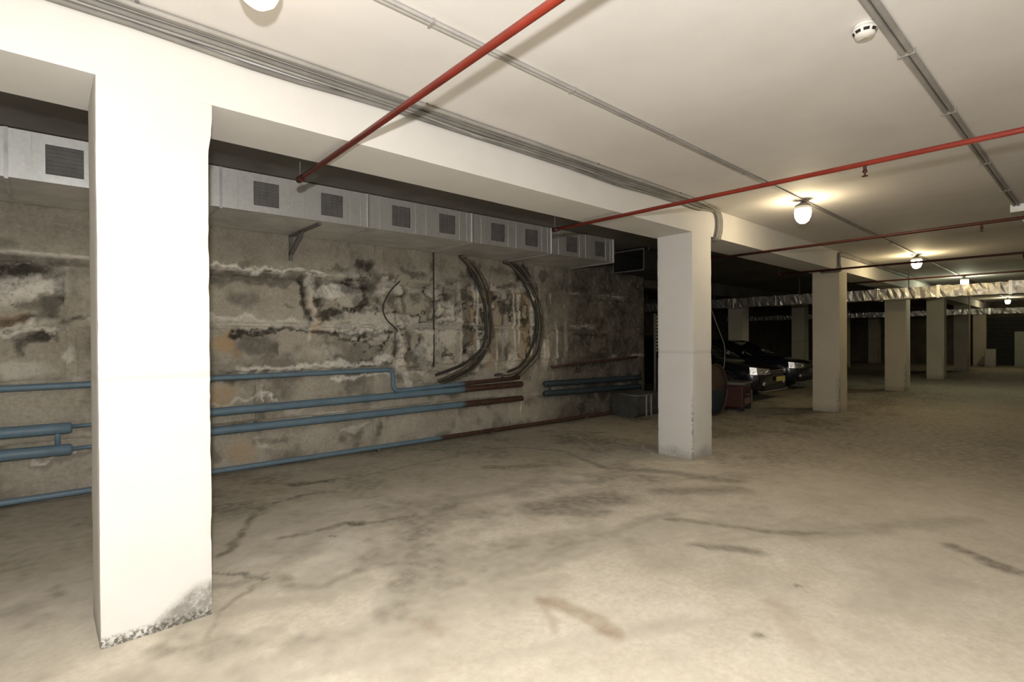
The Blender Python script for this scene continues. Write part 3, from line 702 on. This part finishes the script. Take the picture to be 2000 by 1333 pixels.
hd = MB().tube([(1.532, 1.2, ZC), (1.532, 1.2, ZC-.07)], .012, 8).lathe([(0, 0), (.03, 0), (.03, -.012), (0, -.014)], (1.532, 1.2, ZC), 12).lathe([(0, -.07), (.02, -.07), (.02, -.076), (0, -.076)], (1.532, 1.2, ZC), 10).build('ceiling_peg', GRILLE, None, True)
tag(hd, 'small metal peg under the ceiling beside the nearest red pipe', 'peg')

# ------------------------------------------------------------------ conduits and cables on the ceiling
def ceiling_conduit(label, pts, offs, r, mat=CONDUIT, clips=()):
    t = thing('ceiling_conduit', label, 'conduit')
    for o_ in offs:
        MB().tube([(x, y+o_, ZC-r) for x, y in pts], r, 8).build('conduit_tube', mat, t, True)
    for (x, y) in clips:
        MB().box(x-.006, x+.006, y-max(map(abs, offs))-r-.004, y+max(map(abs, offs))+r+.004, ZC-2.15*r, ZC).build('clip', CONDUIT, t)
    return t
ceiling_conduit('twin grey conduit along the ceiling that feeds the row of lamps', [(-2.5, 2.255), (4, 2.265), (12, 2.26), (33, 2.25)], (-.013, .013), .012,
                clips=[(x, 2.262) for x in (1.5, 2.6, 3.8, 5.2, 9, 11)])
ceiling_conduit('grey conduit on the ceiling beside the smoke detector', [(-2.5, .78), (3.0, .70), (5.9, .636), (9.1, .565), (14.5, .50)], (-.022, .014), .016,
                clips=[(x, .7-(x-3)*.022) for x in (2.4, 3.7, 4.9, 6.6, 8.0)])
t = thing('junction_conduit', 'bright steel conduit stub with a box near the ceiling at right', 'conduit')
MB().tube([(9.2, .545, ZC-.05), (10.4, .52, ZC-.05)], .035, 12).build('steel_tube', GALV_EDGE, t, True)
MB().box(9.05, 9.2, .47, .62, ZC-.10, ZC).build('box', GALV, t, bevel=.006)
MB().tube([(9.12, .50, ZC-.03), (9.3, .15, ZC-.03), (9.5, -.6, ZC-.03)], .015, 8).build('cross_tube', CONDUIT, t, True)
bun = thing('cable_bundle', 'grey cable bundle along the beam top, curling down beside the middle column', 'cable')
rg = random.Random(8)
for q in range(7):
    dy, dz = ((-.018, -.019), (-.050, -.018), (-.080, -.017), (-.022, -.048), (-.052, -.044), (-.108, -.017), (-.02, -.074))[q]
    pts = []
    for i in range(34):
        x = -2.9 + i*.27; sag = (-.020*max(0, math.sin(x*1.9+q))**3) if q in (3, 6) else 0
        pts.append((x, Y0-.004+dy+rg.uniform(-.004, .004), ZC+dz+sag))
    if q < 5:
        xe = 6.46+.03*q
        pts = [p_ for p_ in pts if p_[0] < xe-.28] + [(xe-.14, Y0-.03+dy*.3, ZC-.03), (xe-.03, Y0-.03, ZC-.06), (xe+.01, Y0-.026, ZC-.14), (xe-.0, Y0-.026, ZS+.10), (xe-.03, Y0-.026, ZS+.03), (xe-.05, Y0-.01, ZS-.022), (xe-.05, Y0+.12, ZS-.022), (xe-.05, Y0+BW+.05, ZS-.022)]
        pts = smooth_path(pts, 3)
    MB().tube(pts, .0155, 7).build('cable', (CABLE, CONDUIT)[q % 2], bun, True)
for x in (.35, 2.0, 3.9, 5.4): MB().box(x-.008, x+.008, Y0-.13, Y0, ZC-.012, ZC).build('cable_tie', GRILLE, bun)
b2 = thing('cable_bundle', 'dark cable rising from under the beam at the third column', 'cable')
for q in range(3):
    xe = 11.50-.03*q
    MB().tube(smooth_path([(xe, Y0+.3, ZS-.015), (xe, Y0-.018, ZS-.015), (xe, Y0-.02, ZS+.12), (xe+.01, Y0-.02, ZC-.06), (xe+.12, Y0-.02, ZC-.025-.02*q), (13, Y0-.02, ZC-.02-.02*q), (20, Y0-.02, ZC-.02-.02*q), (33, Y0-.02, ZC-.02-.02*q)], 5), .016, 7).build('cable', CABLE, b2, True)

# ------------------------------------------------------------------ smoke detector
t = thing('smoke_detector', 'round white smoke detector on the ceiling beside a grey conduit', 'smoke detector', (3.235, .775, ZC))
MB().lathe([(0, 0), (.052, 0), (.054, -.012), (.050, -.016)], n=28).build('base', WPLASTIC, t, True)
MB().lathe([(.050, -.014), (.056, -.018), (.056, -.034), (.047, -.046), (.043, -.060), (0, -.062)], n=28).build('cover', WPLASTIC, t, True)
for k in range(8):
    a0 = k*math.pi/4+.12; mb = MB(); pp = []
    for j in range(4):
        a = a0+j*.18
        pp.append((a, .0575))
    vv = [(r*math.cos(a), r*math.sin(a), z) for z in (-.036, -.049) for a, r in [(p_[0], .0555 if z > -.04 else .0475) for p_ in pp]]
    mb.add(vv, [(i, i+1, i+5, i+4) for i in range(3)]); mb.build('slot', BLACK, t)

# ------------------------------------------------------------------ hanging lamps
def make_lamp(label, x, y, col, strength):
    t = thing('hanging_lamp', label, 'lamp', (x, y, ZC), group='ceiling lamps along the conduit')
    MB().lathe([(0, 0), (.03, 0), (.03, -.012), (.010, -.016), (.010, -.04)], n=18).build('stem', GRILLE, t, True)
    MB().lathe([(0, -.028), (.025, -.03), (.040, -.042), (.082, -.066), (.085, -.078), (.070, -.080)], n=24).build('cap', GRILLE, t, True)
    MB().lathe([(.070, -.074), (.080, -.082), (.086, -.115)], n=24).build('collar', WPLASTIC, t, True)
    MB().lathe([(.086, -.115), (.090, -.16), (.084, -.21), (.062, -.258), (.032, -.282), (0, -.288)], n=24).build('glass_globe', mat_emit('lamp_glass', col, strength), t, True)
    return t
WARM = (1.0, .82, .52)
make_lamp('glowing lamp cut by the top edge of the view, above the first column', .665, 2.262, WARM, LAMP_POWER*.12)
make_lamp('glowing jar-shaped lamp hanging nearest right of the middle column', 6.78, 2.262, WARM, LAMP_POWER)
make_lamp('second glowing lamp beyond the middle column, over the third fire pipe', 13.1, 2.262, (1.0, .80, .45), LAMP_POWER*1.35)
make_lamp('third glowing lamp, greenish white, seen above the nearer foil duct', 18.9, 2.2, (.97, 1.0, .70), LAMP_POWER*1.3)
make_lamp('farthest glowing lamp, seen between the two foil ducts', 31.2, 2.21, (1.0, .88, .55), LAMP_POWER*1.2)

# ------------------------------------------------------------------ foil wrapped ducts
def foil_duct(label, x0, x1, ya, yb, z0, z1, seed):
    t = thing('foil_duct', label, 'duct', group='foil wrapped ducts')
    rg = random.Random(seed); per = [(x0, z0), (x0, (z0+z1)/2), (x0, z1), ((x0+x1)/2, z1), (x1, z1), (x1, (z0+z1)/2), (x1, z0), ((x0+x1)/2, z0)]
    n = int((yb-ya)/.075); v = []; f = []
    for i in range(n+1):
        y = ya+(yb-ya)*i/n
        for (x, z) in per: v.append((x+rg.uniform(-.011, .011), y+rg.uniform(-.03, .03), z+rg.uniform(-.011, .011)))
    for i in range(n):
        for k in range(8):
            a = i*8+k; b = i*8+(k+1) % 8; f += [(a, b, b+8), (a, b+8, a+8)]
    MB().add(v, f).build('wrap', FOIL, t)
    for y in np.arange(ya+.6, yb, 1.25):
        MB().box(x0-.02, x1+.02, y, y+.06, z0-.02, z1+.02).build('tape_band', FOIL_TAPE, t)
    for y in np.arange(ya+1.2, yb, 2.5):
        MB().box(x0-.01, x0+.02, y-.01, y+.01, z1-.05, ZC).build('hanger', GRILLE, t)
    return t
foil_duct('nearer crinkled foil-wrapped duct crossing under the beam', 15.9, 16.4, -5.8, 12.3, 2.43, 2.70, 3)
foil_duct('farther crinkled foil-wrapped duct crossing near the end wall', 26.0, 26.5, -5.8, 12.3, 2.30, 2.50, 7)

# ------------------------------------------------------------------ parked cars
CARP, N_, L_, B_ = nodes_of('black_car_paint')
B_.inputs['Base Color'].default_value = (.012, .012, .014, 1); B_.inputs['Roughness'].default_value = .22; B_.inputs['Coat Weight'].default_value = .6
CARB, N_, L_, B_ = nodes_of('midnight_blue_car_paint')
B_.inputs['Base Color'].default_value = (.010, .013, .026, 1); B_.inputs['Roughness'].default_value = .22; B_.inputs['Coat Weight'].default_value = .6
GLASS = plain('dark_car_glass', (.008, .009, .010), (.012, .012, .012), .06, 0, 2)
RUBBER = plain('tyre_rubber', (.018, .018, .018), (.012, .012, .012), .8)
ALLOY = mat_metal('alloy_rim', (.5, .5, .5), (.3, .3, .3), .35, .9, 6)
CHROME = mat_metal('chrome', (.9, .9, .9), (.75, .75, .75), .12, 1.0, 6)
LENS = mat_metal('headlamp_reflector', (.95, .95, .93), (.45, .45, .45), .16, .8, 22, (1, 1, 1), .6)
PLATE = plain('yellowish_plate', (.52, .47, .14), (.46, .41, .12), .5)
def make_car(name, label, x, y, paint, wagon, W=1.76, plate_dx=0.0):
    """nose at local y=0 facing -Y, body towards +Y, x centred"""
    t = thing(name, label, 'car', (x, y, 0)); hw = W/2; Ln = 4.45
    # stations: y, half width factor, z bottom, z shoulder, z top centre
    st = [(0.0, .70, .30, .62, .66), (.06, .82, .24, .70, .74), (.25, .95, .20, .76, .82), (.6, .99, .20, .82, .90), (1.05, 1.0, .20, .87, .96), (1.5, 1.0, .20, .90, 1.0),
          (2.3, 1.0, .20, .92, 1.0), (3.2, 1.0, .20, .94, 1.0), (3.9, .98, .22, .95, 1.0), (4.3, .92, .26, .92, .98), (4.42, .84, .34, .86, .90), (Ln, .76, .40, .76, .80)]
    v = []; f = []; m = 11
    for (yy, wf, zb, zs_, zt) in st:
        w = hw*wf
        half = [(w*.86, zb), (w*.97, zb+.08), (w, zb+(zs_-zb)*.55), (w*.975, zs_), (w*.80, zs_+(zt-zs_)*.55)]
        ring = [(-a, b) for a, b in half] + [(0, zt)] + [(a, b) for a, b in reversed(half)]
        v += [(a, yy, b) for a, b in ring]
    for i in range(len(st)-1):
        for k in range(m-1): a = i*m+k; f.append((a, a+1, a+m+1, a+m))
        f.append((i*m+m-1, i*m, i*m+m, i*m+2*m-1))
    f.append(tuple(range(m))); f.append(tuple((len(st)-1)*m+k for k in range(m)))
    body = MB().add(v, f).build('body', paint, t, True, sub=2)
    # cabin
    cs = ([(1.20, .96, .94, .95), (1.95, .80, 1.40, 1.44), (2.5, .78, 1.46, 1.50), (3.4, .77, 1.45, 1.49), (4.05, .78, 1.36, 1.40), (4.36, .84, .95, .97)] if wagon else
          [(1.25, .96, .94, .95), (2.0, .78, 1.34, 1.37), (2.5, .76, 1.40, 1.43), (3.1, .76, 1.38, 1.41), (3.85, .86, 1.02, 1.04)])
    v = []; f = []; m = 6
    for (yy, wf, zr, zt) in cs:
        v += [(-hw*.95, yy, .92), (-hw*wf, yy, zr), (-hw*wf*.5, yy, zt), (hw*wf*.5, yy, zt), (hw*wf, yy, zr), (hw*.95, yy, .92)]
    for i in range(len(cs)-1):
        for k in range(m-1): a = i*m+k; f.append((a, a+1, a+m+1, a+m))
    cabin = MB().add(v, f).build('window_glass', GLASS, t, True)
    roof = MB(); c = cs[1:-1]; v = []; f = []
    for (yy, wf, zr, zt) in c:
        v += [(-hw*wf*1.01, yy, zr-.03), (-hw*wf*.98, yy, zr+.012), (-hw*wf*.5, yy, zt+.012), (hw*wf*.5, yy, zt+.012), (hw*wf*.98, yy, zr+.012), (hw*wf*1.01, yy, zr-.03)]
    for i in range(len(c)-1):
        for k in range(5): a = i*6+k; f.append((a, a+1, a+7, a+6))
    roof.add(v, f).build('roof', paint, t, True)
    pl = MB()
    for s in (-1, 1):
        for (a, b) in ((0, 1), (2, 2), (len(cs)-2, len(cs)-1)):
            A, B = cs[a], cs[b]
            if a == b: P0 = (s*hw*.955, A[0]+.25, .93); P1 = (s*hw*A[1]*1.0, A[0]+.2, A[2])
            else:
                P0 = (s*hw*(.96 if A[2] < 1 else A[1]), A[0], A[2]); P1 = (s*hw*(.96 if B[2] < 1 else B[1]), B[0], B[2])
            pl.tube([P0, P1], .032, 8)
    pl.build('pillar', paint, t, True)
    for s in (-1, 1):
        for yy in (.82, 3.55):
            wt_ = bpy.data.objects.new('wheel', None)
            mb = MB(); prof = [(.19, -.10), (.29, -.10), (.32, -.07), (.325, 0), (.32, .07), (.29, .10), (.19, .10)]
            n = 24; base = []
            for r_, xo in prof:
                for k in range(n): a = 2*math.pi*k/n; base.append((s*(hw-.095)+xo, yy+r_*math.cos(a), .325+r_*math.sin(a)))
            ff = [(i*n+k, i*n+(k+1) % n, (i+1)*n+(k+1) % n, (i+1)*n+k) for i in range(len(prof)-1) for k in range(n)]
            tyre = mb.add(base, ff).build('tyre', RUBBER, t, True)
            rim = MB(); xo = s*(hw-.0)
            for k in range(5):
                a = 2*math.pi*k/5; rim.tube([(xo-s*.02, yy, .325), (xo-s*.015, yy+.2*math.cos(a), .325+.2*math.sin(a))], .028, 6)
            rim.tube([(xo-s*.03+0, yy+.2*math.cos(2*math.pi*k/20), .325+.2*math.sin(2*math.pi*k/20)) for k in range(21)], .016, 6)
            rim.build('rim', ALLOY, tyre, True)
            arch = MB().tube([(s*(hw-.004), yy+.36*math.cos(a), .325+.36*math.sin(a)) for a in np.linspace(-.15, math.pi+.15, 16)], .022, 6); arch.build('wheel_arch', BLACK, t, True)
        # head lamp wrapping the corner
        mb = MB(); pts = [(.40, -.045), (.55, -.03), (.68, .02), (.77, .10), (.825, .24)]
        lo = [(s*a*hw/.88, b-.012, .62) for a, b in pts]; hi = [(s*a*hw/.88*.985, b+.012, .745+.012*i) for i, (a, b) in enumerate(pts)]
        mb.add(lo+hi, [(i, i+1, i+6, i+5) for i in range(4)])
        hl = mb.build('head_lamp', LENS, t)
        for a, b in ((.52, -.05), (.68, .0)): MB().tube([(s*a*hw/.88, b, .685), (s*a*hw/.88, b+.03, .685)], .045, 12).build('reflector', CHROME, hl, True)
        MB().tube([(s*.58, -.01, .40), (s*.58, .06, .40)], .055, 12).build('fog_lamp', LENS, t, True)
        # mirror
        mb = MB().box(s*(hw+.02)-.09, s*(hw+.02)+.09, 1.42, 1.52, .97, 1.10); mb.build('mirror', paint, t, bevel=.03)
        if wagon:
            MB().tube([(s*hw*.70, 2.05, 1.45), (s*hw*.70, 2.15, 1.535), (s*hw*.70, 3.8, 1.535), (s*hw*.70, 3.95, 1.43)], .018, 8).build('roof_rail', CHROME, t, True)
    g = MB()
    g.box(-.36, .36, -.035, .06, .60, .70)
    g.build('grille', BLACK, t)
    gc = MB(); gc.box(-.37, .37, -.045, -.03, .695, .71); gc.box(-.37, .37, -.045, -.03, .64, .65); gc.build('grille_bar', CHROME, t)
    MB().box(-.62, .62, -.03, .10, .25, .36).build('air_intake', BLACK, t, bevel=.02)
    MB().box(-.74, .74, -.035, .10, .215, .245).build('bumper_strip', ALLOY, t, bevel=.008)
    if plate_dx: MB().box(plate_dx-.24, plate_dx+.24, -.07, -.035, .44, .55).build('number_plate', PLATE, t, bevel=.004)
    return t
make_car('parked_car', 'dark parked wagon with roof rails and a yellowish number plate', 12.95, 4.95, CARP, True, plate_dx=.22)
make_car('parked_car', 'dark low car parked between the wagon and the third column', 16.28, 5.30, CARB, False)

# ------------------------------------------------------------------ clutter behind the middle column
TANKB = plain('rust_brown_steel', (.10, .058, .038), (.06, .036, .024), .7, scale=5)
TANKBL = plain('faded_blue_steel', (.02, .042, .058), (.015, .03, .042), .6, scale=5)
t = thing('steel_tank', 'large round rusty tank with a blue lower half behind the middle column', 'tank', (9.50, 4.72, 0))
R = .49
def drum_part(mb, a0, a1, y0, y1, r):
    n = 18; A = np.linspace(a0, a1, n); v = []
    for y in (y0, y0+.04, y1-.04, y1):
        rr_ = r*(.94 if y in (y0, y1) else 1)
        v += [(rr_*math.cos(a), y, R+rr_*math.sin(a)) for a in A]
    f = [(j*n+i, j*n+i+1, (j+1)*n+i+1, (j+1)*n+i) for j in range(3) for i in range(n-1)]
    mb.add(v, f); c0 = len(mb.v); mb.v += [(0, y0, R), (0, y1, R)]; b = c0-4*n
    for i in range(n-1): mb.f += [(b+i, b+i+1, c0), (b+3*n+i, b+3*n+i+1, c0+1)]
mb = MB(); drum_part(mb, -.12, math.pi+.12, 0, .85, R); mb.build('upper_shell', TANKB, t, True)
mb = MB(); drum_part(mb, math.pi+.12, 2*math.pi-.12, 0, .85, R*.995); mb.build('lower_shell', TANKBL, t, True)
MB().tube([(0.49*math.cos(a), -.005, R+.49*math.sin(a)) for a in np.linspace(0, 2*math.pi, 33)], .02, 6).build('rim', TANKB, t, True)
MB().tube([(0.49*math.cos(a), .85, R+.49*math.sin(a)) for a in np.linspace(0, 2*math.pi, 33)], .02, 6).build('rim', TANKB, t, True)
for yy in (.15, .7): MB().box(-.3, .3, yy-.04, yy+.04, 0, .1).build('cradle', DARKWALL, t)
REDBOX = plain('worn_dark_red', (.085, .018, .014), (.04, .011, .009), .55, scale=6)
t = thing('red_crate', 'worn dark red crate with a grey lid on the floor beside the wagon', 'crate', (10.68, 4.85, 0), .15)
MB().box(-.30, .30, -.22, .22, .06, .52).build('body', REDBOX, t, bevel=.03)
MB().box(-.32, .32, -.24, .24, .52, .58).build('lid', plain('grey_lid', (.20, .19, .17), (.13, .12, .11), .6), t, bevel=.02)
MB().tube([(-.14, -.225, .33), (-.12, -.27, .33), (.12, -.27, .33), (.14, -.225, .33)], .014, 8).build('handle', GRILLE, t, True)
MB().box(-.2, .2, -.226, -.21, .13, .25).build('label_panel', plain('faded_panel', (.30, .22, .20), (.16, .08, .07), .6), t)
for sx in (-1, 1):
    for sy in (-1, 1): MB().box(sx*.24-.05, sx*.24+.05, sy*.16-.05, sy*.16+.05, 0, .07).build('foot', RUBBER, t)
t = thing('jerry_can', 'pale grey plastic can standing beside the dark red crate', 'can', (11.28, 4.95, 0), .3)
MB().box(-.12, .12, -.16, .16, 0, .36).build('body', plain('dull_plastic', (.22, .20, .16), (.15, .14, .11), .5), t, bevel=.04)
MB().tube([(0, -.10, .36), (0, -.10, .43), (0, .06, .43), (0, .06, .36)], .018, 8).build('handle', GRILLE, t, True)
MB().lathe([(0, .41), (.03, .41), (.03, .355)], (0, .115, 0), 12).build('cap', REDBOX, t, True)
# trough by the wall
t = thing('metal_trough', 'dark rounded metal trough standing by the end of the block wall', 'trough', (8.56, 5.82, 0))
mb = MB(); n = 12; prof = [(-.30, .42)]+[(-.30+.16*(1-math.cos(a)), .16-.16*math.sin(a)) for a in np.linspace(0, math.pi/2, 6)]+[(.14+.16*math.sin(a), .16-.16*math.cos(a)) for a in np.linspace(0, math.pi/2, 6)]+[(.30, .42)]
inn = [(a*.93, max(.02, b+.012) if i not in (0, len(prof)-1) else b) for i, (a, b) in enumerate(prof)]
k = len(prof); v = [(x, y, z) for x in (-.42, .42) for (y, z) in prof]+[(x, y, z) for x in (-.40, .40) for (y, z) in inn]
f = [(i, i+1, k+i+1, k+i) for i in range(k-1)]+[(2*k+i, 2*k+i+1, 3*k+i+1, 3*k+i) for i in range(k-1)]+[tuple(range(k)), tuple(range(k, 2*k)), tuple(range(2*k, 3*k)), tuple(range(3*k, 4*k))]
mb.add(v, f); mb.build('tub', plain('dull_zinc', (.13, .13, .12), (.08, .08, .075), .5, .4), t)
MB().tube([(-.42, -.30, .42), (.42, -.30, .42), (.42, .30, .42), (-.42, .30, .42), (-.42, -.30, .42)], .015, 8).build('rim', GRILLE, t, True)
for xx in (-.16, .0): MB().box(xx-.012, xx+.012, -.315, -.295, .02, .42).build('rib', GALV, t)
# louvred panel leaning behind the column
t = thing('louvred_panel', 'pale ribbed panel standing in the dark just left of the middle column', 'panel', (9.30, 5.78, 0))
MB().box(-.20, -.17, -.02, .02, .0, 1.98).build('post', GRILLE, t); MB().box(.17, .20, -.02, .02, .0, 1.98).build('post', GRILLE, t)
for q in range(11): MB().box(-.175, .175, -.03, .03, 1.22+q*.068, 1.25+q*.068).build('slat', plain('pale_slat', (.36, .34, .28), (.28, .26, .21), .5) if q == 0 else bpy.data.materials['pale_slat'], t)
# loose wire hanging from the foil duct
wv = MB().tube(smooth_path([(10.0, 5.15, ZC), (10.05, 5.12, 2.3), (10.22, 5.05, 1.8), (10.42, 4.98, 1.35), (10.42, 4.97, 1.02), (10.36, 4.98, .80), (10.22, 5.0, .55), (10.20, 5.02, .02)]), .010, 6).build('hanging_wire', plain('pale_wire', (.26, .25, .22), (.2, .19, .17), .5), None, True)
tag(wv, 'thin pale wire drooping from the ceiling in front of the dark wagon', 'wire')

# ------------------------------------------------------------------ far end
t = thing('roller_gate', 'dark roller gate in the end wall between cabinet and farthest column', 'gate', (XEND-.02, 1.3, 0))
DKG = plain('dark_green_gate', (.022, .028, .020), (.012, .015, .011), .6)
for q in range(12): MB().box(-.05, .02, -1.0, 2.2, .02+q*.20, .205+q*.20).build('gate_slat', DKG, t)
MB().box(-.07, .02, -1.1, -1.0, 0, 2.5).build('gate_rail', GRILLE, t); MB().box(-.07, .02, 2.2, 2.3, 0, 2.5).build('gate_rail', GRILLE, t)
t = thing('metal_cabinet', 'pale greenish cabinet at the far right end of the aisle', 'cabinet', (34.6, 1.60, 0))
GRC = plain('pale_green_enamel', (.40, .44, .34), (.33, .36, .28), .5)
MB().box(0, .6, -.9, .62, 0, 1.68).build('body', GRC, t, bevel=.01)
MB().box(-.02, 0, -.14, .60, .08, 1.62).build('door', GRC, t, bevel=.006); MB().box(-.02, 0, -.88, -.16, .08, 1.62).build('door', GRC, t, bevel=.006)
t = thing('white_box', 'small whitish box standing beside the farthest column', 'box', (33.4, 3.0, 0))
OFFW = plain('dull_white_enamel', (.42, .40, .36), (.34, .32, .28), .5)
MB().box(0, .4, -.22, .18, 0, .85).build('body', OFFW, t, bevel=.01); MB().box(-.02, 0, -.20, .16, .06, .80).build('door', OFFW, t, bevel=.006)
